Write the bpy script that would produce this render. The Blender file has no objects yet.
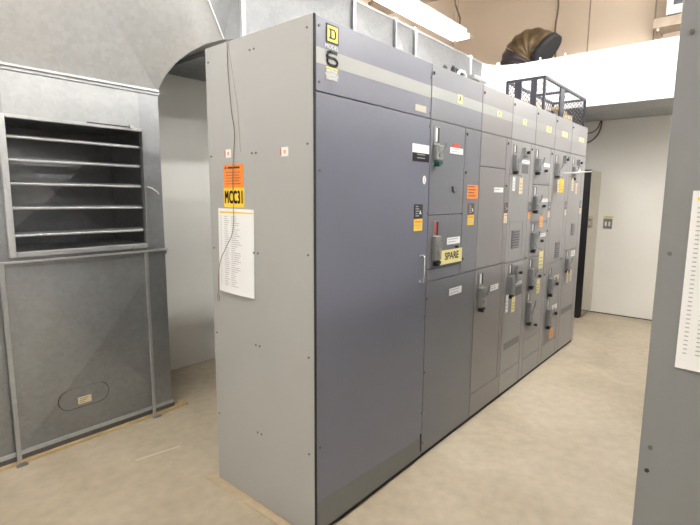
import bpy, bmesh, math, random
from mathutils import Vector, Matrix
random.seed(7)
C = bpy.context.scene.collection
PI = math.pi

# ------------------------------------------------------------------ materials
def nodes(name):
    m = bpy.data.materials.new(name); m.use_nodes = True
    nt = m.node_tree; b = nt.nodes['Principled BSDF']
    return m, nt, b
def mat(name, col, rough=.5, metal=0., var=0., vscale=6., bump=0., bscale=60., coat=0., spec=None, detail=4, stretch=None):
    m, nt, b = nodes(name)
    b.inputs['Base Color'].default_value = (*col, 1)
    b.inputs['Roughness'].default_value = rough
    b.inputs['Metallic'].default_value = metal
    b.inputs['Coat Weight'].default_value = coat
    b.inputs['Coat Roughness'].default_value = .12
    if spec is not None: b.inputs['Specular IOR Level'].default_value = spec
    if var or bump:
        tc = nt.nodes.new('ShaderNodeTexCoord')
        src = tc.outputs['Object']
        if stretch:
            mp = nt.nodes.new('ShaderNodeMapping'); mp.inputs['Scale'].default_value = stretch
            nt.links.new(src, mp.inputs['Vector']); src = mp.outputs['Vector']
    if var:
        n = nt.nodes.new('ShaderNodeTexNoise'); n.inputs['Scale'].default_value = vscale; n.inputs['Detail'].default_value = detail
        r = nt.nodes.new('ShaderNodeMapRange'); r.inputs['From Min'].default_value = .3; r.inputs['From Max'].default_value = .7
        r.inputs['To Min'].default_value = 1 - var; r.inputs['To Max'].default_value = 1 + var
        x = nt.nodes.new('ShaderNodeVectorMath'); x.operation = 'SCALE'; x.inputs[0].default_value = col
        nt.links.new(src, n.inputs['Vector']); nt.links.new(n.outputs['Fac'], r.inputs['Value'])
        nt.links.new(r.outputs['Result'], x.inputs['Scale']); nt.links.new(x.outputs['Vector'], b.inputs['Base Color'])
    if bump:
        n2 = nt.nodes.new('ShaderNodeTexNoise'); n2.inputs['Scale'].default_value = bscale; n2.inputs['Detail'].default_value = 3
        bp = nt.nodes.new('ShaderNodeBump'); bp.inputs['Strength'].default_value = bump; bp.inputs['Distance'].default_value = .01
        nt.links.new(src, n2.inputs['Vector']); nt.links.new(n2.outputs['Fac'], bp.inputs['Height'])
        nt.links.new(bp.outputs['Normal'], b.inputs['Normal'])
    return m
def galv(name, col, rough, metal):
    m, nt, b = nodes(name)
    tc = nt.nodes.new('ShaderNodeTexCoord')
    v = nt.nodes.new('ShaderNodeTexVoronoi'); v.inputs['Scale'].default_value = 38
    n = nt.nodes.new('ShaderNodeTexNoise'); n.inputs['Scale'].default_value = 2.2; n.inputs['Detail'].default_value = 5
    nt.links.new(tc.outputs['Object'], v.inputs['Vector']); nt.links.new(tc.outputs['Object'], n.inputs['Vector'])
    sep = nt.nodes.new('ShaderNodeSeparateColor'); nt.links.new(v.outputs['Color'], sep.inputs[0])
    r1 = nt.nodes.new('ShaderNodeMapRange'); r1.inputs['To Min'].default_value = -.05; r1.inputs['To Max'].default_value = .05
    r2 = nt.nodes.new('ShaderNodeMapRange'); r2.inputs['From Min'].default_value = .3; r2.inputs['From Max'].default_value = .7
    r2.inputs['To Min'].default_value = .88; r2.inputs['To Max'].default_value = 1.12
    nt.links.new(sep.outputs[0], r1.inputs['Value']); nt.links.new(n.outputs['Fac'], r2.inputs['Value'])
    a = nt.nodes.new('ShaderNodeMath'); nt.links.new(r1.outputs[0], a.inputs[0]); nt.links.new(r2.outputs[0], a.inputs[1])
    x = nt.nodes.new('ShaderNodeVectorMath'); x.operation = 'SCALE'; x.inputs[0].default_value = col
    nt.links.new(a.outputs[0], x.inputs['Scale']); nt.links.new(x.outputs[0], b.inputs['Base Color'])
    r3 = nt.nodes.new('ShaderNodeMapRange'); r3.inputs['To Min'].default_value = rough - .07; r3.inputs['To Max'].default_value = rough + .1
    nt.links.new(sep.outputs[1], r3.inputs['Value']); nt.links.new(r3.outputs[0], b.inputs['Roughness'])
    b.inputs['Metallic'].default_value = metal
    return m
def emis(name, col, s):
    m, nt, b = nodes(name)
    b.inputs['Base Color'].default_value = (*col, 1)
    b.inputs['Emission Color'].default_value = (*col, 1); b.inputs['Emission Strength'].default_value = s
    return m

def floor_mat():
    m, nt, b = nodes('sealed_concrete')
    tc = nt.nodes.new('ShaderNodeTexCoord')
    def noise(s, d, dist=0):
        n = nt.nodes.new('ShaderNodeTexNoise'); n.inputs['Scale'].default_value = s; n.inputs['Detail'].default_value = d
        n.inputs['Distortion'].default_value = dist
        nt.links.new(tc.outputs['Object'], n.inputs['Vector']); return n
    n1 = noise(1.3, 6, .6); n2 = noise(14, 5)
    cr = nt.nodes.new('ShaderNodeValToRGB')
    cr.color_ramp.elements[0].position = .3; cr.color_ramp.elements[0].color = (.395, .33, .235, 1)
    cr.color_ramp.elements[1].position = .7; cr.color_ramp.elements[1].color = (.53, .46, .35, 1)
    nt.links.new(n1.outputs['Fac'], cr.inputs[0])
    r = nt.nodes.new('ShaderNodeMapRange'); r.inputs['From Min'].default_value = .3; r.inputs['From Max'].default_value = .7
    r.inputs['To Min'].default_value = .9; r.inputs['To Max'].default_value = 1.06
    nt.links.new(n2.outputs['Fac'], r.inputs['Value'])
    x = nt.nodes.new('ShaderNodeVectorMath'); x.operation = 'SCALE'
    nt.links.new(cr.outputs[0], x.inputs[0]); nt.links.new(r.outputs[0], x.inputs['Scale'])
    nt.links.new(x.outputs[0], b.inputs['Base Color'])
    b.inputs['Roughness'].default_value = .52
    bp = nt.nodes.new('ShaderNodeBump'); bp.inputs['Strength'].default_value = .08; bp.inputs['Distance'].default_value = .01
    nt.links.new(n2.outputs['Fac'], bp.inputs['Height']); nt.links.new(bp.outputs['Normal'], b.inputs['Normal'])
    return m

M = dict(
 floor=floor_mat(),
 wall=mat('off_white_wall_paint', (.88, .86, .82), .34, var=.02, vscale=1.5),
 backwall=mat('grey_white_wall_paint', (.68, .675, .65), .5, var=.03, vscale=1.5),
 beige=mat('beige_wall_panel', (.66, .545, .43), .6, var=.03, vscale=1.2),
 ceil=mat('ceiling_paint', (.6, .57, .52), .8),
 beam=mat('brown_beam_paint', (.30, .225, .16), .6, var=.08, vscale=5),
 seam=mat('panel_joint_brown', (.33, .27, .21), .7),
 galv=galv('galvanized_steel', (.47, .48, .495), .38, .5),
 galv_dark=galv('weathered_galvanized_steel', (.29, .30, .315), .38, .65),
 galv_bright=galv('bright_galvanized_steel', (.56, .57, .58), .36, .5),
 galv_mid=galv('dull_galvanized_steel', (.36, .37, .38), .38, .5),
 galv_int=galv('shaded_galvanized_steel', (.15, .155, .165), .35, .7),  # same galvanized sheet darkened, shade inside the louvre chamber put into colour
 galv_duct=galv('duct_galvanized_steel', (.20, .205, .215), .45, .3),
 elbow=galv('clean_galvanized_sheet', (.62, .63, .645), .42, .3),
 white_lit=mat('white_and_lamplit_duct', (.86, .87, .88), .4),  # lamp brightness on the far duct put into colour; appliance case truly white
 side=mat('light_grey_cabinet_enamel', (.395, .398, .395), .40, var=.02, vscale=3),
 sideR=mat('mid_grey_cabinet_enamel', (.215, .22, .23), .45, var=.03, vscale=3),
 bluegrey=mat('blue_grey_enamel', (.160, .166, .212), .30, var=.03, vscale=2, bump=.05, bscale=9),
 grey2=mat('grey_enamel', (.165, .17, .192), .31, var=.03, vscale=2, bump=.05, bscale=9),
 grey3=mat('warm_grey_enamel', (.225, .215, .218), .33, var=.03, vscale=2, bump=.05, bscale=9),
 grey4=mat('far_lit_grey_enamel', (.29, .285, .288), .34, var=.03, vscale=2, bump=.05, bscale=9),  # door grey lightened, stronger light at the far end put into colour
 stripe=mat('pale_grey_stripe_paint', (.33, .335, .33), .38),
 kick=mat('grey_green_kick_paint', (.15, .155, .15), .4),
 gap=mat('dark_gap', (.02, .02, .022), .8),
 black=mat('black_plastic', (.012, .012, .013), .4),
 blackgloss=mat('black_gloss_enamel', (.02, .02, .021), .09, spec=.9, coat=.8),
 opmetal=mat('operator_grey_metal', (.30, .31, .30), .38, metal=.5, var=.08, vscale=30),
 darkop=mat('operator_dark_grey', (.20, .205, .215), .4),
 chrome=mat('polished_chrome', (.8, .8, .8), .15, metal=1),
 green=mat('dark_green_plastic', (.01, .08, .055), .35),
 white=mat('white_label', (.85, .85, .85), .5),
 paper=mat('white_paper', (.86, .87, .89), .7),
 yellow=mat('yellow_label', (.90, .62, .06), .5),
 paleyellow=mat('pale_yellow_label', (.82, .74, .34), .5),
 logoyellow=mat('logo_yellow', (.90, .78, .15), .5),
 orange=mat('orange_label', (.86, .25, .04), .5),
 tagorange=mat('faded_orange_tag', (.80, .42, .16), .6),
 cream=mat('cream_label', (.72, .62, .42), .5),
 beigelabel=mat('beige_plate', (.50, .47, .39), .5),
 red=mat('red_label', (.65, .06, .04), .5),
 ink=mat('black_ink', (.02, .02, .02), .6),
 greyink=mat('grey_print', (.42, .43, .46), .7),
 darkgrey=mat('dark_grey_print', (.12, .13, .14), .5),
 brownink=mat('brown_black_print', (.09, .05, .04), .5),
 vent=mat('vent_grey', (.13, .13, .135), .5),
 screw=mat('dull_screw', (.14, .13, .12), .4, metal=.6),
 wood=mat('raw_wood', (.48, .36, .2), .7, var=.15, vscale=12),
 timber=mat('weathered_board', (.33, .265, .20), .7, var=.12, vscale=9),
 grout=mat('beige_grout', (.50, .40, .27), .8, var=.08, vscale=20),
 tape=mat('cream_tape', (.62, .54, .42), .6),
 cage=mat('dark_expanded_metal', (.045, .045, .06), .4, metal=.4),
 hose=mat('brown_duct_wrap', (.11, .07, .03), .4, var=.6, vscale=5, bump=.7, bscale=13, detail=6, stretch=(1, 1, 2.2)),
 hosedark=mat('purple_black_duct_wrap', (.028, .02, .026), .42, var=.4, vscale=7, bump=.5, bscale=15),
 cable=mat('brown_cable', (.16, .12, .09), .5),
 wire=mat('dull_wire', (.22, .18, .12), .5),
 rod=mat('white_rod', (.85, .85, .84), .35),
 satin=mat('beige_reflecting_metal', (.52, .49, .42), .14, metal=.75),  # beige base strengthens the wall's reflection in the glossy cabinet side
 plate=mat('steel_wall_plate', (.30, .28, .25), .3, metal=.7),
 tube=emis('fluorescent_tube', (1., .98, .945), 42.),
 reflector=mat('white_lamp_reflector', (.85, .85, .83), .4),
)

# ------------------------------------------------------------------ mesh builder
class MB:
    def __init__(s): s.v = []; s.f = []; s.mi = []; s.mats = []; s.sm = []
    def m(s, k):
        if k not in s.mats: s.mats.append(k)
        return s.mats.index(k)
    def add(s, vs, fs, k, smooth=False):
        o = len(s.v); i = s.m(k)
        s.v += [tuple(v) for v in vs]
        for f in fs: s.f.append([o + a for a in f]); s.mi.append(i); s.sm.append(smooth)
        return s
    def box(s, x0, x1, y0, y1, z0, z1, k, bev=0.):
        if bev:
            bm = bmesh.new(); bmesh.ops.create_cube(bm, size=1)
            for v in bm.verts:
                v.co = Vector(((x0 + x1) / 2 + v.co.x * (x1 - x0), (y0 + y1) / 2 + v.co.y * (y1 - y0), (z0 + z1) / 2 + v.co.z * (z1 - z0)))
            bmesh.ops.bevel(bm, geom=list(bm.edges), offset=bev, segments=2, profile=.5, affect='EDGES')
            bm.verts.index_update()
            s.add([v.co for v in bm.verts], [[v.index for v in f.verts] for f in bm.faces], k); bm.free(); return s
        vs = [(x, y, z) for x in (x0, x1) for y in (y0, y1) for z in (z0, z1)]
        return s.add(vs, [(0, 1, 3, 2), (4, 6, 7, 5), (0, 4, 5, 1), (2, 3, 7, 6), (0, 2, 6, 4), (1, 5, 7, 3)], k)
    def bar(s, a, b, w, h, k):
        a = Vector(a); b = Vector(b); d = (b - a).normalized()
        up = Vector((0, 0, 1)) if abs(d.z) < .9 else Vector((0, 1, 0))
        r = d.cross(up).normalized() * w / 2; u = r.cross(d).normalized() * h / 2
        vs = [a - r - u, a + r - u, a + r + u, a - r + u, b - r - u, b + r - u, b + r + u, b - r + u]
        return s.add(vs, [(0, 3, 2, 1), (4, 5, 6, 7), (0, 1, 5, 4), (1, 2, 6, 5), (2, 3, 7, 6), (3, 0, 4, 7)], k)
    def tube(s, pts, rad, k, n=8, cap=True):
        pts = [Vector(p) for p in pts]; rr = rad if isinstance(rad, (list, tuple)) else [rad] * len(pts)
        t0 = (pts[1] - pts[0]).normalized(); up = Vector((0, 0, 1)) if abs(t0.z) < .9 else Vector((1, 0, 0))
        u = t0.cross(up).normalized(); vs = []; fs = []
        for i, p in enumerate(pts):
            t = (pts[min(i + 1, len(pts) - 1)] - pts[max(i - 1, 0)]).normalized()
            u = (u - t * u.dot(t)).normalized(); w = t.cross(u)
            for j in range(n):
                a = 2 * PI * j / n; vs.append(p + (u * math.cos(a) + w * math.sin(a)) * rr[i])
        for i in range(len(pts) - 1):
            for j in range(n):
                j2 = (j + 1) % n; fs.append((i * n + j, i * n + j2, i * n + n + j2, i * n + n + j))
        s.add(vs, fs, k, True)
        if cap:
            L = (len(pts) - 1) * n
            s.add([v for v in vs], [tuple(range(n - 1, -1, -1)), tuple(L + j for j in range(n))], k)
        return s
    def cyl(s, c, axis, r, l, k, n=14):
        c = Vector(c); d = Vector(axis).normalized() * l
        return s.tube([c, c + d], r, k, n)
    def text(s, txt, T, size, k, bold=0., sx=1., align='CENTER', sp=1.):
        cu = bpy.data.curves.new('t', 'FONT'); cu.body = txt; cu.size = size; cu.align_x = align; cu.align_y = 'CENTER'
        cu.space_character = sp; cu.resolution_u = 4
        o = bpy.data.objects.new('t', cu); C.objects.link(o)
        dg = bpy.context.evaluated_depsgraph_get(); dg.update()
        me = o.evaluated_get(dg).to_mesh()
        for ox, oy in (((-bold, -bold), (bold, -bold), (-bold, bold), (bold, bold), (0, 0)) if bold else ((0, 0),)):
            s.add([T(v.co.x * sx + ox, v.co.y + oy) for v in me.vertices], [list(p.vertices) for p in me.polygons], k)
        o.evaluated_get(dg).to_mesh_clear()
        bpy.data.objects.remove(o); bpy.data.curves.remove(cu)
        return s
    def build(s, name, parent=None, origin=None):
        L = Vector(origin) if origin is not None else (Vector(parent['_o']) if parent is not None else Vector((0, 0, 0)))
        me = bpy.data.meshes.new(name)
        me.from_pydata([tuple(Vector(v) - L) for v in s.v], [], s.f)
        for k in s.mats: me.materials.append(M[k])
        me.polygons.foreach_set('material_index', s.mi); me.polygons.foreach_set('use_smooth', s.sm)
        me.update()
        o = bpy.data.objects.new(name, me); C.objects.link(o)
        o['_o'] = tuple(L)
        if parent is not None: o.parent = parent
        else: o.location = L
        return o
def tag(o, label=None, cat=None, group=None, kind=None):
    for k, v in (('label', label), ('category', cat), ('group', group), ('kind', kind)):
        if v: o[k] = v
    return o
def thing(name, loc, label, cat, group=None):
    o = bpy.data.objects.new(name, None); C.objects.link(o); o.location = loc; o['_o'] = tuple(loc); o.empty_display_size = .1
    return tag(o, label, cat, group)
def struct(mb, name): return tag(mb.build(name), kind='structure')
def FR(x, z, y):     # text frame on a face that looks along -y
    return lambda a, b: (x + a, y, z + b)
def SD(y, z, x):     # text frame on a face that looks along -x
    return lambda a, b: (x, y - a, z + b)

# ------------------------------------------------------------------ the room
XE, YB, ZC = 5.76, 2.526, 5.0
XW, YF = -3.4, -3.4
struct(MB().box(XW, XE, YF, YB, -.1, 0, 'floor'), 'floor')
struct(MB().box(XW, XE, YF, YB, ZC, ZC + .1, 'ceil'), 'ceiling')
struct(MB().box(XW - .1, XE + .1, YB, YB + .12, 0, 2.9, 'backwall').box(XW - .1, XE + .1, YB, YB + .12, 2.9, ZC, 'beige'), 'wall_back')
struct(MB().box(XE, XE + .12, YF, YB, 0, 2.9, 'wall').box(XE, XE + .12, YF, YB, 2.9, ZC, 'beige'), 'wall_far')
struct(MB().box(XW - .12, XW, YF, YB, 0, ZC, 'wall'), 'wall_left')
struct(MB().box(XW - .1, XE + .1, YF - .12, YF, 0, ZC, 'wall'), 'wall_front')
struct(MB().box(XE - .006, XE, -1.6, .6, .0, .012, 'gap'), 'trim_1')
for i, y in enumerate((.51, -.25)):
    struct(MB().box(XE - .008, XE + .001, y - .008, y + .008, 3.0, ZC, 'seam'), 'trim_%d' % (i + 2))
b = MB().box(3.59, 3.85, YF, YB, 4.0, 4.4, 'beam').box(3.53, 3.91, YF, YB, 3.95, 4.0, 'beam')
tag(b.build('ceiling_beam'), 'brown painted ceiling beam crossing above the lit lamp', 'beam')

# flat strips on the floor
tag(MB().box(-.055, 0, -.03, .82, 0, .006, 'grout').box(0, .6, .768, .82, 0, .006, 'grout').build('grout_strip'),
    'thin beige grout strip along the foot of the big cabinet end panel', 'floor strip')
t = MB(); a = Vector((-.236, 1.30, .0012)); c = Vector((.03, 1.25, .0012)); d = (c - a).normalized(); n = Vector((-d.y, d.x, 0)) * .007
t.add([a - n, c - n, c + n, a + n, *(p + Vector((0, 0, -.0012)) for p in (a - n, c - n, c + n, a + n))], [(0, 1, 2, 3), (4, 7, 6, 5), (0, 4, 5, 1), (1, 5, 6, 2), (2, 6, 7, 3), (3, 7, 4, 0)], 'tape')
tag(t.build('tape_strip'), 'short pale strip of tape stuck on the concrete floor', 'tape')

# ------------------------------------------------------------------ plenum at the left
YP = 1.795; PX0, PX1 = -1.75, .285
pl = thing('air_plenum', (-.2, YP, 0), 'galvanized steel air plenum with a louvred opening standing on the floor at left', 'air duct')
LX0, LX1, LZ0, LZ1 = -.625, .145, 1.262, 2.012       # opening
def pyramid(mb, x0, x1, z0, z1, y, h, k):
    cx, cz = (x0 + x1) / 2, (z0 + z1) / 2
    mb.add([(x0, y, z0), (x1, y, z0), (x1, y, z1), (x0, y, z1), (cx, y - h, cz)], [(0, 1, 4), (1, 2, 4), (2, 3, 4), (3, 0, 4)], k)
m = MB()
m.box(LX1, PX1, YP, YP + .012, 1.21, 2.30, 'galv_dark').box(PX0, LX0, YP, YP + .012, 1.21, 2.30, 'galv_dark')
m.box(LX0, LX1, YP, YP + .012, LZ1, 2.30, 'galv_mid').box(LX0, LX1, YP, YP + .012, 1.21, LZ0, 'galv_dark')
m.box(PX1 - .012, PX1, YP + .012, YB, .05, 2.30, 'galv_dark').box(PX0, PX0 + .012, YP + .012, YB, .05, 2.30, 'galv_dark')
m.build('sheet_body', pl)
m = MB(); pyramid(m, -.70, PX1,   .055, 1.205, YP, .045, 'galv_dark'); pyramid(m, PX0, -.70, .055, 1.205, YP, .030, 'galv_dark')
m.box(PX0, PX1 - .012, YP + .001, YP + .01, .055, 1.205, 'galv_dark')
m.build('lower_panel', pl)
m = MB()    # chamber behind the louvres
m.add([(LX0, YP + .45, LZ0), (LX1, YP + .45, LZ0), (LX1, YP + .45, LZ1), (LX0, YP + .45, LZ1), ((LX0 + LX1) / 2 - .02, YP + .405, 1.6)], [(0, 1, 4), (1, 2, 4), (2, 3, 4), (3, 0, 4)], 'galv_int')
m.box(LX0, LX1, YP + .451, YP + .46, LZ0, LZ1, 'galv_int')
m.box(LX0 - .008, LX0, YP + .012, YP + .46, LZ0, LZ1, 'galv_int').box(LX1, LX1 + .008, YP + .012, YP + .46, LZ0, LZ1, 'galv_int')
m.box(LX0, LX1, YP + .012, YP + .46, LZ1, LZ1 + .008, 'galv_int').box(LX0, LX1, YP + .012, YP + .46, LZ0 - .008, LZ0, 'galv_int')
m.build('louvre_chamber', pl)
m = MB()
m.box(LX0 - .035, LX0, YP - .028, YP, LZ0 - .03, LZ1 + .02, 'galv', .003).box(LX1, LX1 + .02, YP - .028, YP, LZ0 - .03, LZ1 + .02, 'galv_dark', .003)
m.box(LX0, LX1, YP - .028, YP, LZ1, LZ1 + .02, 'galv', .003).box(LX0, LX1, YP - .028, YP, LZ0 - .03, LZ0, 'galv', .003)
m.build('opening_frame', pl)
for z, dz in ((1.912, -.002), (1.784, -.002), (1.652, -.004), (1.512, -.006), (1.355, -.004)):
    m = MB(); yc = YP + .035
    m.tube([(LX0, yc - .028, z), (LX1, yc - .028, z + dz)], .0085, 'galv', 10)
    m.add([(LX0, yc - .028, z - .004), (LX1, yc - .028, z - .004 + dz), (LX1, yc + .02, z + .012 + dz), (LX0, yc + .02, z + .012),
           (LX0, yc - .028, z + .004), (LX1, yc - .028, z + .004 + dz), (LX1, yc + .02, z + .018 + dz), (LX0, yc + .02, z + .018)],
          [(0, 1, 2, 3), (4, 7, 6, 5), (0, 4, 5, 1), (2, 6, 7, 3), (1, 5, 6, 2), (0, 3, 7, 4)], 'galv_dark')
    m.cyl((LX1 - .006, yc - .02, z + dz), (0, -1, 0), .010, .02, 'screw', 8)
    m.build('louvre_blade', pl)
m = MB().box(-.76, .295, YP - .03, YP, 1.20, 1.212, 'galv', .002).box(-.76, .295, YP - .008, YP, 1.175, 1.20, 'galv_dark')
m.build('ledge_angle', pl)
for x in (-.715, .123):
    m = MB().box(x, x + .004, YP - .035, YP - .016, .0, 1.20, 'galv').box(x, x + .026, YP - .020, YP - .016, 0, 1.20, 'galv', .001)
    m.box(x - .012, x + .045, YP - .06, YP - .012, 0, .008, 'galv_dark')
    m.build('angle_post', pl)
m = MB().box(PX0, PX1 + .01, YP - .014, YP, .05, .075, 'galv', .003); m.build('bottom_rail', pl)
m = MB().box(PX0, .40, YP - .03, YP + .06, 0, .018, 'wood').box(PX0, .30, YP - .005, YP + .05, .018, .05, 'galv_int').box(PX1 - .05, PX1, YP + .05, YB, 0, .05, 'gap')
m.build('base_board', pl)
m = MB()      # oval access hatch
cx, cz, hw, hr = -.325, .305, .085, .068
def oval(r, y):
    pts = []
    for j in range(25): a = -PI / 2 + PI * j / 24; pts.append((cx + hw + r * math.cos(a), y, cz + r * math.sin(a)))
    for j in range(25): a = PI / 2 + PI * j / 24; pts.append((cx - hw + r * math.cos(a), y, cz + r * math.sin(a)))
    return pts
yo = YP - .024
A = oval(hr, yo); B = oval(hr - .0035, yo - .001); Dp = oval(hr, yo + .012); n = len(A)
m.add(A + B + Dp, [(i, (i + 1) % n, n + (i + 1) % n, n + i) for i in range(n)] + [(2 * n + i, 2 * n + (i + 1) % n, (i + 1) % n, i) for i in range(n)], 'gap')
m.add(oval(hr - .0035, yo - .001), [tuple(range(n))[::-1]], 'galv_dark')
hatch = m.build('access_hatch', pl)
m = MB().box(cx - .04, cx + .04, yo - .003, yo - .001, cz - .045, cz + .0, 'cream')
for k in range(3): m.box(cx - .032, cx + .02 - k * .01, yo - .0036, yo - .003, cz - .012 - k * .012, cz - .009 - k * .012, 'darkgrey')
m.build('hatch_sticker', hatch)
m = MB().box(PX0, PX1 + .006, YP - .022, YP + .01, 2.288, 2.304, 'galv', .003).box(PX0, PX1 + .006, YP - .01, YP, 2.27, 2.288, 'galv_dark')
m.build('top_flange', pl)
m = MB(); m.box(-.2, .07, YP - .033, YP - .028, 2.030, 2.036, 'gap').box(.06, .085, YP - .04, YP - .028, 2.026, 2.045, 'galv')
m.build('latch', pl)
m = MB(); m.tube([(.155, YP - .005, 1.655), (.2, YP - .02, 1.64), (.235, YP - .025, 1.615), (.255, YP - .01, 1.60)], .004, 'rod', 6); m.build('pull_wire', pl)

# ------------------------------------------------------------------ elbow + duct
YD, ZD0, ZD1, XD = 1.30, 2.62, 3.215, 4.55
el = thing('duct_elbow', (0, YP, 2.3), 'big creased galvanized duct elbow rising from the plenum at upper left', 'air duct')
m = MB(); N = 6
inn = []; out = []
for i in range(N + 1):
    s = i / N; a = s * PI / 2
    inn.append(Vector((.285 + .345 * (1 - math.cos(a)), YP - (YP - YD) * s, 2.30 + .33 * math.sin(a))))
    out.append(Vector((PX0 + 2.38 * (1 - math.cos(a)), YP - (YP - YD) * s, 2.30 + .915 * math.sin(a))))
def back(p): return Vector((p.x, YB - .01, p.z))
P0 = inn[0]; Q1 = Vector((-.52, 1.36, 3.02)); Q2 = Vector((.16, YD, ZD1)); inE = inn[5]
def q(i): return Q1.lerp(Q2, i / 5) + Vector((-.05, 0, .05)) * math.sin(PI * i / 5)
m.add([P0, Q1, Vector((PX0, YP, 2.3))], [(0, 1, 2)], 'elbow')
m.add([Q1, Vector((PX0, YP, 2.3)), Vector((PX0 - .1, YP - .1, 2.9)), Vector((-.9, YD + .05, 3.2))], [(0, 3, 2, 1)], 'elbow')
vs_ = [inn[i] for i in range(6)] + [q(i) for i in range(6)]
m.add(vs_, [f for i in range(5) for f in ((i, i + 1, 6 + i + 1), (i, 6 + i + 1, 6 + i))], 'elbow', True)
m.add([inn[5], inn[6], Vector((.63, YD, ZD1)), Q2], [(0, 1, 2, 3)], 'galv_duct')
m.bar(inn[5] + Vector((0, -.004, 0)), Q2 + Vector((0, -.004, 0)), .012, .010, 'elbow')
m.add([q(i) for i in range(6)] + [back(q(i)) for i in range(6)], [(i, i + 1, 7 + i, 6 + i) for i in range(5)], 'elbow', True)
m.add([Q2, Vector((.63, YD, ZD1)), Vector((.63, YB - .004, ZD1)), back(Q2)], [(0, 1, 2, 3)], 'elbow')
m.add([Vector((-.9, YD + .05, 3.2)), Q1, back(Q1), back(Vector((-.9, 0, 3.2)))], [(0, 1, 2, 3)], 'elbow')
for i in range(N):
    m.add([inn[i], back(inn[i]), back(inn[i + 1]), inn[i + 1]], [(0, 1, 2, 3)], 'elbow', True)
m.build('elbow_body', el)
m = MB().box(.615, .632, YD - .03, YD, ZD0 - .03, ZD1 + .03, 'galv_bright', .003).box(.632, .648, YD - .03, YD, ZD0 - .03, ZD1 + .03, 'galv_dark', .003)
m.box(.615, .648, YD - .03, YB - .01, ZD0 - .03, ZD0 - .0, 'galv_dark'); m.build('elbow_flange', el)

du = thing('overhead_duct', (2.4, YD, ZD0), 'galvanized overhead duct, its far part whitened like lamplight, running behind the cabinets and along the far wall', 'air duct')
m = MB(); x0 = .648; segs = [x0, 1.775, 2.38, 2.72, 3.6, 4.25]
for i in range(len(segs) - 1):
    a, b_ = segs[i], segs[i + 1]; k = 'galv_duct'; cx_, cz_ = (a + b_) / 2, (ZD0 + ZD1) / 2; h = .022
    m.add([(a, YD, ZD0), (b_, YD, ZD0), (b_, YD, ZD1), (a, YD, ZD1), (cx_, YD - h, cz_)], [(0, 1, 4), (1, 2, 4), (2, 3, 4), (3, 0, 4)], k)
m.add([(x0, YD, ZD0), (4.25, YD, ZD0), (4.25, YB - .004, ZD0), (x0, YB - .004, ZD0)], [(0, 3, 2, 1)], 'galv_dark')
m.add([(x0, YD, ZD1), (4.25, YD, ZD1), (4.25, YB - .004, ZD1), (x0, YB - .004, ZD1)], [(0, 1, 2, 3)], 'galv')
m.build('duct_run', du)
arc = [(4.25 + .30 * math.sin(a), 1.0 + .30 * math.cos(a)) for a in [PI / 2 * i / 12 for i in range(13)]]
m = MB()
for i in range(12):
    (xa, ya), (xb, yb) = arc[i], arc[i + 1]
    m.add([(xa, ya, ZD0), (xb, yb, ZD0), (xb, yb, ZD1), (xa, ya, ZD1)], [(0, 1, 2, 3)], 'white_lit', True)
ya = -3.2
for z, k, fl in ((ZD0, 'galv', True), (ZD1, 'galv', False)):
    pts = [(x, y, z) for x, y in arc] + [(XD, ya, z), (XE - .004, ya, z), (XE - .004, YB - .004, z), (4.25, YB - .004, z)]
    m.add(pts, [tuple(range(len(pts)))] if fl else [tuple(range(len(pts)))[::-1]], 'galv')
m.add([(XD, 1.0, ZD0), (XD, ya, ZD0), (XD, ya, ZD1), (XD, 1.0, ZD1)], [(0, 1, 2, 3)], 'white_lit')
m.build('whitened_duct_bend', du)
for x in (1.775, 2.38, 2.72, 3.92):
    w = .022 if x < 2 or 2.5 < x < 3 else .012
    MB().box(x - w, x, YD - .028, YD - .0, ZD0 - .02, ZD1 + .02, 'galv_dark' if x < 3.5 else 'white_lit', .002).box(x, x + w * .8, YD - .024, YD, ZD0 - .02, ZD1 + .02, 'galv', .002).build('seam_flange', du)
MB().box(x0, 4.25, YD - .006, YD + .01, ZD1 - .004, ZD1 + .012, 'galv', .002).build('top_edge', du)
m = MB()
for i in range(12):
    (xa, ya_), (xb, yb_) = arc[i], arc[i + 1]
    m.bar((xa, ya_, ZD1), (xb, yb_, ZD1), .012, .014, 'white_lit')
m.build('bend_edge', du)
MB().box(4.44, 4.475, 1.165, 1.20, ZD0 - .2, ZD1 + .03, 'white_lit', .003).build('seam_flange', du)
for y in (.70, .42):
    MB().box(XD - .02, XD, y - .007, y + .007, ZD0 - .0, ZD1 + .03, 'white_lit', .002).build('seam_flange', du)

# wrapped flexible duct leaving the duct top
hs = thing('flexible_duct', (5.0, 1.15, ZD1), 'brown wrapped ribbed flexible duct bending out of the whitened duct top', 'flexible duct')
ctrl = [Vector(p) for p in ((5.1, 1.215, 3.225), (5.1, 1.205, 3.40), (5.1, 1.13, 3.54), (5.1, .98, 3.62), (5.1, .83, 3.47))]
pts = []; rad = []; K = 40
for i in range(K + 1):
    s_ = i / K; P = [c.copy() for c in ctrl]
    while len(P) > 1: P = [P[j].lerp(P[j + 1], s_) for j in range(len(P) - 1)]
    pts.append(P[0]); rad.append(.205 + .04 * math.sin(PI * min(1, s_ * 1.1)) + .007 * math.sin(s_ * 2 * PI * 8))
MB().tube(pts[:16], rad[:16], 'hosedark', 32, False).tube(pts[15:], rad[15:], 'hose', 32).build('ribbed_hose', hs)
e = pts[-1]; d = (pts[-1] - pts[-3]).normalized()
MB().tube([e - d * .05, e - d * .04, e + d * .03, e + d * .035], [.20, .225, .225, .20], 'gap', 32).build('end_collar', hs)
# cable running up the far wall
pts = [(XE - .02, .93 + .012 * math.sin(i * 1.1) + (.0 if i > 4 else -.05 * (1 - i / 4.)), 3.215 + i * .1) for i in range(19)]
tag(MB().tube(pts, .013, 'cable', 8).build('wall_cable'), 'brown cable climbing the beige wall beside the wrapped flexible duct', 'cable')

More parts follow.
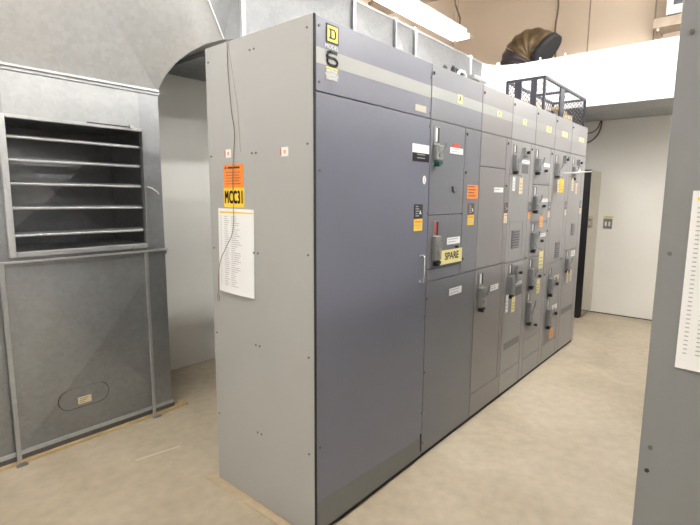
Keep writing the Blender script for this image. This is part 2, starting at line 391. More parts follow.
# ------------------------------------------------------------------ the cabinets
SX = [0, .913, 1.555, 2.066, 2.558, 3.050, 3.543, 4.087]; H = 2.32; D = .76
L_SEC = ['widest blue-grey cabinet section nearest the camera with the logo and number 6',
 'grey cabinet section with the yellow SPARE card on its middle unit',
 'pinkish-grey cabinet section right of the one with the SPARE card, one operator at the bottom',
 'grey cabinet section fourth from the near end, with two control units and a lower band',
 'grey cabinet section with the most switch units, five stacked one above another',
 'grey cabinet section from whose top unit the white rod sticks out',
 'last grey cabinet section at the far end, next to the black cabinet']
secs = []
def screw(parent, p, ax, r=.006):
    MB().cyl(p, ax, r, .003, 'screw', 8).build('screw', parent)
def door(parent, x0, x1, z0, z1, k, name='door', y=.0, lip=True):
    g = .0025
    return MB().box(x0 + g, x1 - g, y, y + .02, z0 + g, z1 - g, k, .0022).build(name, parent)
def lab(parent, name, x0, x1, z0, z1, k, y=-.0012, lines=0, split=None, txt=None, size=.03, lk='greyink', bold=0., tk='ink'):
    m = MB().box(x0, x1, y, 0.001, z0, z1, k)
    if split: m.box(x0, x1, y - .0003, y, z0, z0 + (z1 - z0) * split[1], split[0])
    for i in range(lines):
        zz = z1 - (z1 - z0) * (i + .8) / (lines + .6); w = (x1 - x0) * random.uniform(.55, .85)
        m.box(x0 + (x1 - x0) * .08, x0 + (x1 - x0) * .08 + w, y - .0006, y, zz, zz + (z1 - z0) / (lines + 1) * .35, lk)
    if txt: m.text(txt, FR((x0 + x1) / 2, (z0 + z1) / 2, y - .0009), size, tk, bold)
    return m.build(name, parent)
def warn(parent, x0, x1, zt, zm, zb, kt='black', kb='yellow'):
    m = MB().box(x0, x1, -.0012, .001, zm, zt, kt).box(x0, x1, -.0012, .001, zb, zm, kb)
    w = x1 - x0; h = zt - zm
    for i in range(5): m.box(x0 + w * .15, x0 + w * (.45 + .1 * (i % 3)), -.0018, -.0012, zt - h * (.18 + .16 * i), zt - h * (.12 + .16 * i), 'greyink')
    cx, cz = x0 + w * .72, zm + h * .45
    m.add([(cx - w * .14, -.0018, cz - w * .12), (cx + w * .14, -.0018, cz - w * .12), (cx, -.0018, cz + w * .14)], [(0, 1, 2)], 'white')
    m.box(x0 + w * .12, x1 - w * .12, -.0018, -.0012, zm - (zm - zb) * .3, zm - (zm - zb) * .16, 'orange')
    for i in range(2): m.box(x0 + w * .12, x1 - w * .2, -.0018, -.0012, zm - (zm - zb) * (.55 + .22 * i), zm - (zm - zb) * (.5 + .22 * i), 'greyink')
    return m.build('warning_label', parent)
def operator(parent, x, zs1, zs0, zb1, zb0, w=.075, d=.036, k='opmetal', kb='darkop', knob='black', red=False, top=True):
    """slot plate above, switch body with handle, knob under it"""
    m = MB()
    m.box(x + w * .1, x + w * .95, -.004, .001, zb0 - .03, zs1 + .006, k, .0015)
    m.box(x + w * .55, x + w * .85, -.0065, -.004, zs0, zs1, 'black')
    m.box(x + w * .32, x + w * .55, -.0065, -.004, zs0 + .004, zs1 - .004, 'red' if red else 'white')
    m.box(x, x + w, -d, -.004, zb0, zb1, kb, .004)
    m.box(x + w * .2, x + w * .8, -d - .004, -d, zb0 + (zb1 - zb0) * .55, zb0 + (zb1 - zb0) * .92, k, .0015)
    m.cyl((x + w * .5, -d, zb0 + (zb1 - zb0) * .32), (0, -1, 0), w * .2, .006, k)
    m.tube([(x + w * .85, -d * .9, zb0 + (zb1 - zb0) * .5), (x + w * 1.02, -d - .012, zb0 + (zb1 - zb0) * .8), (x + w * 1.02, -d - .014, zb1 + .01)], .006, 'opmetal', 6)
    m.cyl((x + w * .35, -.004, zb0 - .022), (0, -1, 0), .014, .035, knob)
    m.cyl((x + w * .75, -.004, zb0 - .015), (0, -1, 0), .008, .03, 'green')
    return m.build('disconnect_operator', parent)
def button(parent, x, z, r=.012):
    m = MB().cyl((x, 0, z), (0, -1, 0), r * 1.25, .006, 'opmetal').cyl((x, -.006, z), (0, -1, 0), r, .02, 'black'); return m.build('push_button', parent)
def pilot(parent, x0, x1, z0, z1):
    m = MB().box(x0, x1, -.012, .0, z0, z1, 'opmetal', .003)
    m.box(x0, x0 + .02, -.03, -.012, z0, z1, 'darkop', .002)
    c = ((x0 + x1) / 2, -.012, (z0 + z1) / 2); m.cyl(c, (0, -1, 0), .017, .008, 'chrome'); m.cyl((c[0], -.02, c[2]), (0, -1, 0), .012, .018, 'black')
    return m.build('control_station', parent)
def latch(parent, x, z):
    MB().cyl((x, 0, z), (0, -1, 0), .007, .006, 'chrome', 10).box(x - .003, x + .003, -.012, -.004, z - .012, z + .004, 'screw').build('latch', parent)
def grille(parent, x0, x1, z0, z1):
    m = MB().box(x0, x1, -.003, .0, z0, z1, 'vent', .001); n = 7
    for i in range(n):
        z = z0 + (z1 - z0) * (i + .5) / n; m.box(x0 + .008, x1 - .008, -.007, -.003, z, z + (z1 - z0) / n * .45, 'grey3')
    return m.build('vent_grille', parent)

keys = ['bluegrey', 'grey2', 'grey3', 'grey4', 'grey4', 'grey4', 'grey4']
ZT = 2.021
for i in range(7):
    a, b_ = SX[i], SX[i + 1]; k = keys[i]
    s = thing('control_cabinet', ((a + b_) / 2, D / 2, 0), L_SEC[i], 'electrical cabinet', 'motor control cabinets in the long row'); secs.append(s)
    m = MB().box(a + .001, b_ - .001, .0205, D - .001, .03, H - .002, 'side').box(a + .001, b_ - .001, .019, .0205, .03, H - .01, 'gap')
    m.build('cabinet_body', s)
    MB().box(a + .002, b_ - .002, .012, D - .02, 0, .03, 'gap').build('base', s)
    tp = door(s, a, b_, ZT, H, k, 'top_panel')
    if i == 0:   # pale stripe across the panel face
        MB().box(a + .004, b_ - .004, -.0008, .001, 2.133, 2.196, 'stripe').build('painted_stripe', tp)
    else:
        MB().box(a + .004, b_ - .004, -.0008, .001, 2.140, 2.20, 'stripe').build('painted_stripe', tp)
    if i: latch(tp, a + .012, 2.27)
# --- section 1
s = secs[0]; tp = [c for c in s.children if c.name.startswith('top_panel')][0]
m = MB().box(.062, .139, -.0025, .001, 2.226, 2.30, 'ink').box(.069, .132, -.003, -.0025, 2.232, 2.294, 'logoyellow')
y0_, y1_ = -.0036, -.003
def DL(w0, w1, z0, z1, t, k, yy):   # serifed D outline
    m.box(w0 - .006, w0 + t, yy, y1_, z1 - t * .55, z1, k).box(w0 - .006, w0 + t, yy, y1_, z0, z0 + t * .55, k)
    m.box(w0, w0 + t, yy, y1_, z0, z1, k)
    m.box(w0, w1 - .008, yy, y1_, z1 - t * .6, z1, k).box(w0, w1 - .008, yy, y1_, z0, z0 + t * .6, k)
    m.box(w1 - t * .9, w1, yy, y1_, z0 + .007, z1 - .007, k)
    m.bar((w1 - .010, (yy + y1_) / 2, z1 - t * .3), (w1 - t * .45, (yy + y1_) / 2, z1 - .010), y1_ - yy, t * .7, k)
    m.bar((w1 - .010, (yy + y1_) / 2, z0 + t * .3), (w1 - t * .45, (yy + y1_) / 2, z0 + .010), y1_ - yy, t * .7, k)
DL(.084, .121, 2.243, 2.283, .0095, 'ink', y0_)
m.build('logo_plate', tp)
MB().text('MODEL', FR(.098, 2.211, -.0014), .0230, 'white', 0, 1.1).build('model_lettering', tp)
m = MB(); six = [(.131, 2.1905), (.088, 2.1915), (.074, 2.186), (.068, 2.172), (.068, 2.153), (.074, 2.142), (.088, 2.1385), (.114, 2.1385), (.127, 2.143), (.131, 2.152), (.127, 2.162), (.114, 2.167), (.076, 2.167)]
for p, q_ in zip(six, six[1:]): m.bar((p[0], -.0018, p[1]), (q_[0], -.0018, q_[1]), .0012, .0125, 'ink')
for p in six[1:-1]: m.cyl((p[0], -.0012, p[1]), (0, -1, 0), .0062, .0012, 'ink', 12)
m.build('number_six', tp)
m = MB().box(.062, .137, -.0016, .0, 2.124, 2.130, 'logoyellow').box(.062, .137, -.0012, .0, 2.078, 2.122, 'stripe')
for j, w in enumerate(('MOTOR', 'CONTROL', 'CENTER')): m.text(w, FR(.099, 2.114 - .0145 * j, -.0020), .0160, 'white', 0, 1.1)
m.build('small_lettering', tp)
lab(tp, 'beige_plate', .75, .86, 2.046, 2.079, 'beigelabel')
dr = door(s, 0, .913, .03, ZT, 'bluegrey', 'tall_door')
lab(dr, 'rating_label', .732, .903, 1.783, 1.875, 'white', split=('black', .5))
m = MB()
for j in range(2): m.box(.78, .86, -.0022, -.0014, 1.80 + j * .018, 1.805 + j * .018, 'greyink')
m.build('label_print', dr)
m = MB(); pts = [(.86 + .018 * math.cos(2 * PI * j / 20), -.0012, 1.686 + .024 * math.sin(2 * PI * j / 20)) for j in range(20)]
m.add(pts, [tuple(range(20))], 'white').box(.858, .862, -.0016, -.0012, 1.672, 1.70, 'greyink').build('oval_sticker', dr)
warn(dr, .765, .852, 1.552, 1.472, 1.405)
m = MB().tube([(.842, 0, 1.262), (.842, -.022, 1.262), (.842, -.03, 1.25), (.842, -.03, 1.125), (.842, -.022, 1.113), (.842, 0, 1.113)], .006, 'chrome', 10)
m.cyl((.842, 0, 1.262), (0, -1, 0), .011, .003, 'chrome').cyl((.842, 0, 1.113), (0, -1, 0), .011, .003, 'chrome').build('pull_handle', dr)
# pressed kick strip that flares out toward the bottom
m = MB().add([(.01, -.0008, .035), (.90, -.0008, .035), (.90, -.0008, .142), (.005, -.0008, .182), (.01, -.004, .035), (.90, -.004, .035), (.90, -.002, .142), (.005, -.002, .182)],
   [(4, 5, 6, 7), (0, 3, 2, 1), (7, 6, 2, 3), (4, 7, 3, 0), (5, 1, 2, 6), (0, 1, 5, 4)], 'kick')
m.build('kick_strip', dr)
MB().box(.894, .899, -.008, 0, .06, .17, 'black').build('lower_latch', dr)
for z in (2.28, 2.06, 1.7, .45, .07): screw(dr if z < 2 else tp, (.022, 0, z), (0, -1, 0))
for z in (2.24, 2.05, 1.98, 1.5, .9, .3): screw(dr if z < 2 else tp, (.905, -.001, z), (0, -1, 0), .008)
# end panel
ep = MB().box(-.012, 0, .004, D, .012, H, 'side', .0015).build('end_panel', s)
MB().box(-.0105, 0.001, -.001, .003, .012, H - .001, 'gap').build('corner_joint', s)
for z in (2.25, 1.79, 1.32, .86, .40):
    for y in (.735, .405, .375, .035): screw(ep, (-.012, y, z + (.02 if y < .1 else 0)), (-1, 0, 0), .005)
def side_label(name, y0, y1, z0, z1, k, extra=None, parent=ep):
    m = MB().box(-.0135, -.0115, y0, y1, z0, z1, k)
    if extra: extra(m)
    return m.build(name, parent)
def ex(m):
    m.add([(-.0142, .622, 1.724), (-.0142, .604, 1.724), (-.0142, .613, 1.737)], [(0, 1, 2)], 'ink').box(-.0142, -.0135, .500, .596, 1.724, 1.733, 'ink')
    for j in range(5): m.box(-.0142, -.0135, .495 + .01 * (j % 2), .610, 1.705 - j * .014, 1.7075 - j * .014, 'brownink')
side_label('hazard_label', .472, .632, 1.632, 1.744, 'orange', ex)
def ex(m): m.text('MCC31', SD(.551, 1.582, -.0142), .086, 'ink', .0022, .50, sp=1.16)
side_label('cabinet_number_label', .470, .634, 1.535, 1.631, 'yellow', ex)
for (y, z, c) in ((.588, 1.798, 0), (.176, 1.785, 0)):
    def ex(m, y=y, z=z):
        m.box(-.0142, -.0135, y - .007, y + .007, z - .008, z + .008, 'tagorange').box(-.0142, -.0135, y + .024, y + .028, z - .014, z + .014, 'red')
    side_label('small_square_sticker', y - .022, y + .022, z - .02, z + .02, 'white', ex)
# --- section 2
s = secs[1]; x0 = .913; xw = 1.330
tp = [c for c in s.children if c.name.startswith('top_panel')][0]
def ytag(tp, x0, x1, z0, z1, ch): lab(tp, 'section_letter', x0, x1, z0, z1, 'paleyellow', txt=ch, size=(z1 - z0) * .95, bold=.0008)
ytag(tp, 1.215, 1.275, 2.152, 2.203, 'A')
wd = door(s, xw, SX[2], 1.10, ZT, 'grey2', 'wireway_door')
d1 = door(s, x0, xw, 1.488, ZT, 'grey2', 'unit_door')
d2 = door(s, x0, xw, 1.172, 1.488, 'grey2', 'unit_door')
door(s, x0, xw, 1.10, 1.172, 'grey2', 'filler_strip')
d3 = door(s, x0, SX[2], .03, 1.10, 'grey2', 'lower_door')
operator(d1, .940, 1.982, 1.90, 1.885, 1.80, .075, .03, kb='opmetal', knob='green')
operator(d2, .962, 1.450, 1.37, 1.365, 1.225, .07, .03, kb='opmetal', red=True)
lab(d1, 'nameplate', 1.143, 1.305, 1.852, 1.888, 'white', lines=2)
lab(d1, 'red_nameplate', 1.178, 1.264, 1.890, 1.912, 'red')
MB().tube([(1.18, 0, 1.655), (1.182, -.008, 1.65), (1.18, -.008, 1.63), (1.20, -.008, 1.622)], .005, 'black', 6).build('door_pull', d1)
lab(d2, 'nameplate', 1.145, 1.31, 1.303, 1.345, 'white', lines=2)
button(d2, 1.245, 1.285, .008)
lab(d3, 'nameplate', 1.195, 1.36, .975, 1.02, 'white', lines=2)
lab(wd, 'hazard_label', 1.385, 1.540, 1.583, 1.672, 'orange', lines=4, lk='brownink')
warn(wd, 1.405, 1.495, 1.552, 1.478, 1.412, 'brownink')
latch(wd, 1.345, 1.985); latch(wd, 1.345, 1.75); latch(wd, 1.345, 1.2)
for z in (.1, .55, 1.0): screw(d3, (.925, 0, z), (0, -1, 0), .008)
# --- section 3
s = secs[2]; x0 = SX[2]; xw = 1.980
tp = [c for c in s.children if c.name.startswith('top_panel')][0]; ytag(tp, 1.792, 1.862, 2.150, 2.185, 'B')
wd = door(s, xw, SX[3], 1.10, ZT, 'grey3', 'wireway_door')
door(s, x0, xw, 1.797, ZT, 'grey3', 'blank_door'); d2 = door(s, x0, xw, 1.10, 1.797, 'grey3', 'unit_door')
d3 = door(s, x0, xw + .03, .20, 1.10, 'grey3', 'unit_door'); door(s, x0, SX[3], .03, .20, 'grey3', 'lower_panel')
door(s, xw + .03, SX[3], .20, 1.10, 'grey3', 'wireway_door')
lab(d2, 'nameplate', 1.797, 1.955, 1.628, 1.663, 'white', lines=1)
lab(d3, 'nameplate', 1.79, 1.955, .912, .955, 'white', lines=2)
operator(d3, 1.60, 1.068, .99, .968, .83, .085, .036, kb='opmetal')
warn(wd, 1.995, 2.055, 1.553, 1.476, 1.402, 'brownink', 'cream')
latch(wd, 1.993, 1.985); latch(wd, 1.993, 1.68)
# --- section 4
s = secs[3]; x0 = SX[3]; xw = x0 + .405
tp = [c for c in s.children if c.name.startswith('top_panel')][0]; ytag(tp, 2.27, 2.345, 2.148, 2.190, 'C')
wd = door(s, xw, SX[4], .03, ZT, 'grey4', 'wireway_door')
d1 = door(s, x0, xw, 1.085, ZT, 'grey4', 'unit_door'); d2 = door(s, x0, xw, .20, 1.085, 'grey4', 'unit_door'); door(s, x0, xw, .03, .20, 'grey4', 'lower_panel')
operator(d1, 2.098, 1.984, 1.925, 1.905, 1.80, .075, .036); pilot(d1, 2.275, 2.43, 1.908, 1.973)
lab(d1, 'nameplate', 2.295, 2.455, 1.858, 1.885, 'white', lines=1); lab(d1, 'grey_plate', 2.298, 2.435, 1.78, 1.848, 'vent')
grille(d1, 2.16, 2.32, 1.195, 1.34)
MB().box(2.11, 2.125, -.003, 0, 1.13, 1.42, 'grey4', .001).box(2.38, 2.395, -.003, 0, 1.13, 1.42, 'grey4', .001).box(2.125, 2.38, -.003, 0, 1.405, 1.42, 'grey4', .001).build('vent_surround', d1)
operator(d2, 2.13, 1.072, 1.00, .985, .84, .075, .036); pilot(d2, 2.25, 2.41, .93, 1.055)
lab(d2, 'nameplate', 2.285, 2.44, .89, .918, 'white', lines=1); lab(d2, 'grey_plate', 2.30, 2.44, .80, .875, 'vent')
lab(d2, 'olive_band', 2.125, 2.44, .385, .44, 'kick')
warn(wd, 2.485, 2.545, 1.556, 1.475, 1.415, 'darkgrey', 'tagorange')
for z in (1.98, 1.1): latch(wd, 2.482, z)
# --- section 5
s = secs[4]; x0 = SX[4]; xw = x0 + .405
tp = [c for c in s.children if c.name.startswith('top_panel')][0]; ytag(tp, 2.81, 2.93, 2.15, 2.20, 'D')
wd = door(s, xw, SX[5], .03, ZT, 'grey4', 'wireway_door')
zs = [ZT, 1.70, 1.385, 1.085, .80, .363, .192, .03]; ds = []
for j in range(7): ds.append(door(s, x0, xw, zs[j + 1], zs[j], 'grey4', 'unit_door' if j < 5 else 'lower_panel'))
for j, (zt, zb, bz) in enumerate(((1.985, 1.812, 1.822), (1.68, 1.495, 1.52), (1.375, 1.165, 1.215), (1.068, .85, .90), (.778, .53, .46))):
    operator(ds[j], 2.572, zt, zt - .065, zt - .075, zb, .078, .036, k='opmetal')
    if j in (0, 1, 2): lab(ds[j], 'nameplate', 2.80, 2.955, bz + .035, bz + .065, 'white', lines=1)
    button(ds[j], 2.83 if j < 4 else 2.80, bz, .012)
    if j > 2: lab(ds[j], 'nameplate', 2.78, 2.90, bz + .10, bz + .122, 'stripe')
warn(wd, 2.975, 3.032, 1.554, 1.475, 1.417, 'darkgrey', 'cream')
for z in (1.98, 1.3, .9): latch(wd, 2.972, z)
# --- section 6
s = secs[5]; x0 = SX[5]; xw = x0 + .405
tp = [c for c in s.children if c.name.startswith('top_panel')][0]; ytag(tp, 3.24, 3.40, 2.155, 2.20, 'E')
wd = door(s, xw, SX[6], .03, ZT, 'grey4', 'wireway_door')
d1 = door(s, x0, xw, .98, ZT, 'grey4', 'unit_door'); d2 = door(s, x0, xw, .65, .98, 'grey4', 'unit_door'); d3 = door(s, x0, xw, .20, .65, 'grey4', 'unit_door'); door(s, x0, xw, .03, .20, 'grey4', 'lower_panel')
operator(d1, 3.085, 1.975, 1.915, 1.90, 1.80, .078, .036); pilot(d1, 3.31, 3.435, 1.915, 1.983); grille(d1, 3.25, 3.38, 1.02, 1.17)
operator(d2, 3.105, .93, .87, .84, .70, .078, .036); lab(d2, 'nameplate', 3.27, 3.43, .80, .845, 'cream', lines=1); button(d2, 3.35, .76, .016)
operator(d3, 3.105, .63, .565, .545, .385, .078, .036); lab(d3, 'nameplate', 3.28, 3.43, .505, .55, 'white', lines=1); button(d3, 3.37, .46, .016)
warn(wd, 3.472, 3.525, 1.558, 1.48, 1.423, 'darkgrey', 'cream')
for z in (1.98, 1.0): latch(wd, 3.467, z)
# --- section 7
s = secs[6]; x0 = SX[6]; xw = x0 + .43
tp = [c for c in s.children if c.name.startswith('top_panel')][0]; ytag(tp, 3.79, 3.97, 2.16, 2.20, 'F')
wd = door(s, xw, SX[7], .03, ZT, 'grey4', 'wireway_door')
d1 = door(s, x0, xw, 1.062, ZT, 'grey4', 'unit_door'); d2 = door(s, x0, xw, .03, 1.062, 'grey4', 'unit_door')
operator(d1, 3.61, 1.985, 1.925, 1.895, 1.80, .07, .032); pilot(d1, 3.77, 3.90, 1.915, 1.975); lab(d1, 'nameplate', 3.77, 3.92, 1.86, 1.89, 'white', lines=1)
grille(d1, 3.73, 3.85, 1.21, 1.33)
operator(d2, 3.61, 1.055, .99, .975, .87, .075, .032); lab(d2, 'nameplate', 3.79, 3.93, .985, 1.045, 'white', lines=2); lab(d2, 'olive_band', 3.58, 3.96, .40, .46, 'kick')
warn(wd, 3.985, 4.045, 1.565, 1.485, 1.425, 'darkgrey', 'paleyellow')
MB().box(4.087, 4.097, .004, D, .012, H, 'side', .0015).build('end_panel', s)

# white rod in section six
rd = MB().tube([(3.17, -.045, 1.812), (3.17, -.29, 1.824)], .0065, 'rod', 10)
tag(rd.build('switch_rod'), 'thin white rod sticking out of a far cabinet switch into the aisle', 'rod')

# hanging tags: (x, z0, z1, w, colour, label)
TG = [(2.028, 1.64, 1.745, .045, 'white', 'white tag hanging under the top switch of the fourth cabinet'),
 (2.155, 1.62, 1.742, .07, 'cream', 'cream tag hanging right of the white tag high on the fourth cabinet'),
 (2.018, .72, .855, .045, 'white', 'white tag hanging under the lower switch of the fourth cabinet'),
 (2.135, .70, .82, .065, 'paleyellow', 'olive yellow tag beside the low white tag on the fourth cabinet'),
 (2.655, 1.345, 1.44, .085, 'tagorange', 'faded orange tag under the second switch of the five-switch cabinet'),
 (2.70, .98, 1.135, .10, 'paleyellow', 'big yellow tag under the third switch of the five-switch cabinet'),
 (2.68, .765, .895, .08, 'paleyellow', 'yellow tag under the fourth switch of the five-switch cabinet'),
 (3.07, 1.64, 1.755, .05, 'cream', 'cream tag behind the bright yellow tag below the white rod'),
 (3.135, 1.64, 1.765, .11, 'yellow', 'bright yellow tag hanging just below the white rod'),
 (3.13, .26, .36, .10, 'tagorange', 'orange tag hanging under the lowest switch of the sixth cabinet'),
 (3.50, 1.66, 1.78, .06, 'cream', 'pinkish cream tag, left of two high on the last cabinet'),
 (3.635, 1.63, 1.74, .06, 'cream', 'pinkish cream tag, right of two high on the last cabinet'),
 (3.545, .745, .865, .055, 'cream', 'cream tag, left of two under the low switch of the last cabinet'),
 (3.66, .745, .865, .055, 'cream', 'cream tag, right of two under the low switch of the last cabinet')]
for (x, z0, z1, w, k, lb) in TG:
    o = thing('hanging_tag', (x + w / 2, -.04, z1), lb, 'tag', 'tags hanging from the cabinet switches')
    m = MB().box(x, x + w, -.0415, -.040, z0, z1, k)
    for j in range(3): m.box(x + w * .15, x + w * .8, -.0421, -.0415, z0 + (z1 - z0) * (.2 + .2 * j), z0 + (z1 - z0) * (.23 + .2 * j), 'darkgrey')
    m.build('tag_card', o)
    MB().tube([(x + w / 2, -.0408, z1 - .008), (x + w / 2, -.042, z1 + .012), (x + w / 2 + .004, -.022, z1 + .02), (x + w / 2 + .004, -.001, z1 + .02)], .0018, 'wire', 5).build('tie', o)
# spare card
o = MB().box(1.052, 1.330, -.0085, -.0065, 1.187, 1.273, 'paleyellow')
o.text('SPARE', FR(1.195, 1.232, -.0092), .062, 'ink', .001, 1.05)
tag(o.build('spare_card', origin=(1.19, -.007, 1.19)), 'pale yellow card reading SPARE on the second cabinet section', 'card')
# papers
def sheet(name, y0, y1, z0, z1, x, lb, skew=0., rows=34, ring=0.):
    m = MB(); ny, nz = 8, 14; vs = []; fs = []
    def P(u, v, off=0.):
        z = z1 + (z0 - z1) * v - skew * u * (.35 + .65 * v)
        yy = y0 + (y1 - y0) * u - ring * v
        return (x - off - .010 * v * v * (.35 + math.sin(u * 3.1) * .65) - .0006, yy, z)
    for side, off in ((0, .0012), (1, 0.)):
        base = len(vs)
        for j in range(nz + 1):
            for i in range(ny + 1): vs.append(P(i / ny, j / nz, off))
        for j in range(nz):
            for i in range(ny):
                q = (base + j * (ny + 1) + i, base + j * (ny + 1) + i + 1, base + (j + 1) * (ny + 1) + i + 1, base + (j + 1) * (ny + 1) + i)
                fs.append(q if side else q[::-1])
    m.add(vs, fs, 'paper', True)
    def strip(u0, u1, v0, v1, k):
        m.add([P(u0, v0, .0022), P(u1, v0, .0022), P(u1, v1, .0022), P(u0, v1, .0022)], [(0, 1, 2, 3)], k)
    strip(.05, .5, .035, .055, 'yellow'); strip(.5, .98, .035, .05, 'yellow')
    for j in range(rows):
        v = .09 + .84 * j / rows
        strip(.06, .10, v, v + .006, 'greyink'); strip(.18, .18 + random.uniform(.08, .16), v, v + .006, 'greyink'); strip(.38, .38 + random.uniform(.1, .3), v, v + .006, 'greyink')
    return tag(m.build(name, origin=(x, (y0 + y1) / 2, z0)), lb, 'paper')
sheet('paper_list', .687, .400, 1.100, 1.529, -.012, 'white printed list taped to the end panel of the big cabinet', skew=.006, ring=-.003)
# hanging wire
pts = [(-.03, .60, 2.323), (-.016, .575, 2.325), (-.0165, .569, 2.2), (-.0165, .550, 2.0), (-.0165, .530, 1.89), (-.018, .550, 1.70), (-.019, .550, 1.57), (-.022, .556, 1.42), (-.028, .61, 1.33), (-.026, .665, 1.255), (-.016, .705, 1.14), (-.0165, .708, 1.08)]
P2 = []
for i in range(1, len(pts) - 2):
    p0, p1, p2, p3 = [Vector(p) for p in pts[i - 1:i + 3]]
    for j in range(4):
        t = j / 4; P2.append(.5 * ((2 * p1) + (p2 - p0) * t + (2 * p0 - 5 * p1 + 4 * p2 - p3) * t * t + (3 * p1 - p0 - 3 * p2 + p3) * t ** 3))
for j in range(13): a = 2 * PI * j / 12; P2.append(Vector((-.0165, .705 - .009 * math.sin(a), 1.06 + .02 * math.cos(a))))
wr = MB().tube(P2, .0017, 'wire', 6); wr.tube([(-.0160, .565, 2.323), (-.0155, .50, 2.0), (-.0155, .487, 1.80)], .0007, 'wire', 5)
tag(wr.build('hanging_wire'), 'thin brown wire with a looped end hanging down the cabinet end panel', 'wire')

# ------------------------------------------------------------------ things on top of the cabinets
bk = thing('wire_cage', (3.5, .24, H), 'dark expanded-metal cage standing on top of the far cabinets', 'cage')
bx0, bx1, by0, by1, bz0, bz1 = 2.90, 4.17, .07, .40, H, 2.635
m = MB(); w = .022
for x in (bx0, bx1):
    for y in (by0, by1): m.box(x - w / 2, x + w / 2, y - w / 2, y + w / 2, bz0, bz1, 'cage')
for y in (by0, by1):
    for z in (bz0 + .01, bz1 - .01): m.box(bx0, bx1, y - w / 2, y + w / 2, z - w / 2, z + w / 2, 'cage')
for x in (bx0, bx1, 3.62):
    for z in (bz0 + .01, bz1 - .01): m.box(x - w / 2, x + w / 2, by0, by1, z - w / 2, z + w / 2, 'cage')
m.box(bx0 - .008, bx0 + .008, .27, .33, bz0, bz1, 'cage').box(bx0 - .008, bx0 + .008, .135, .185, bz0, bz1, 'cage')
m.box(3.34, 3.46, by0 - .004, by0 + .01, bz0, bz1, 'cage').box(3.50, 3.56, by1 - .01, by1 + .01, bz0, bz1, 'cage')
m.build('frame', bk)
def mesh_panel(o, ax, l, h, pitch, parent, wv=.0045):
    m = MB(); step = pitch; o = Vector(o); ax = Vector(ax)
    n = int((l + h) / step) + 1
    for dirn in (1, -1):
        for i in range(n + 1):
            c = i * step; 
            # line x - dirn-slope 1.3*z = c
            k = .75
            a0 = c - (h * k if dirn == 1 else 0); pts = []
            # clip
            t0, t1 = 0., 1.
            xa, xb = (c - h * k, c) if dirn == 1 else (c, c - h * k)
            za, zb = 0., h
            dx = xb - xa
            lo, hi = 0., 1.
            if dx > 0: lo = max(lo, -xa / dx); hi = min(hi, (l - xa) / dx)
            else: lo = max(lo, (l - xa) / dx); hi = min(hi, -xa / dx)
            if hi - lo < .02: continue
            p = o + ax * (xa + dx * lo) + Vector((0, 0, h * lo)); q = o + ax * (xa + dx * hi) + Vector((0, 0, h * hi))
            m.bar(p, q, wv * .6, wv, 'cage')
    return m.build('mesh_panel', parent)
hh = bz1 - bz0
mesh_panel((bx0, by0, bz0), (1, 0, 0), bx1 - bx0, hh, .05, bk, .0035); mesh_panel((bx0, by1, bz0), (1, 0, 0), bx1 - bx0, hh, .05, bk, .0035)
mesh_panel((bx0, by0, bz0), (0, 1, 0), by1 - by0, hh, .035, bk, .0035); mesh_panel((bx1, by0, bz0), (0, 1, 0), by1 - by0, hh, .035, bk, .0035)
for j, (x, y, z, lx, ly, lz, rz, k, lb) in enumerate(((3.93, .20, H, .34, .10, .06, .12, 'wood', 'lower wooden block inside the wire cage'),
      (3.92, .22, H + .062, .30, .10, .07, -.10, 'cream', 'pale block lying on the wooden block inside the wire cage'),
      (3.80, .21, H + .134, .42, .05, .035, .06, 'wood', 'long wooden batten on top of the pale block inside the cage'),
      (3.10, .25, H, .10, .10, .15, .2, 'wood', 'short wooden block standing at the near end of the cage'),
      (3.32, .22, H, .05, .06, .17, 0, 'cream', 'narrow cream block standing in the middle of the cage'))):
    m = MB().box(-lx / 2, lx / 2, -ly / 2, ly / 2, 0, lz, k, .004)
    o = m.build('wooden_block'); o.location = (x, y, z); o.rotation_euler = (0, 0, rz); tag(o, lb, 'block')
    if k == 'cream': o.name = 'pale_block'
# small fittings near the front edge of section two
for j, (x, y) in enumerate(((1.235, .105), (1.285, .075), (1.345, .085), (1.40, .075))):
    o = MB().cyl((0, 0, 0), (0, 0, 1), .016, .058, 'cage', 16).cyl((0, 0, .057), (0, 0, 1), .011, .012, 'screw', 12).cyl((0, 0, 0), (0, 0, 1), .026, .012, 'black', 16).build('conduit_fitting')
    o.location = (x, y, H)
    tag(o, ['first', 'second', 'third', 'fourth'][j] + ' from the left of four dark fittings on the second cabinet top', 'fitting', 'dark fittings on the cabinet top')
o = MB().tube([(-.05, 0, .0), (-.045, 0, .018), (-.02, 0, .034), (.02, 0, .034), (.045, 0, .018), (.05, 0, 0)], .010, 'white', 10).build('cable_loop'); o.location = (1.31, .028, H)
tag(o, 'small white cable loop in front of the dark fittings on the cabinet top', 'cable')
m = MB().box(-.10, .10, -.03, .03, .045, .075, 'opmetal', .006).box(-.02, .0, -.03, .03, 0, .045, 'opmetal').box(-.12, .12, -.04, .04, 0, .012, 'side', .003)
o = m.build('metal_bracket'); o.location = (1.66, .10, H); o.rotation_euler = (0, 0, .0)
tag(o, 'flat grey metal bracket lying on top behind the second section edge', 'bracket')

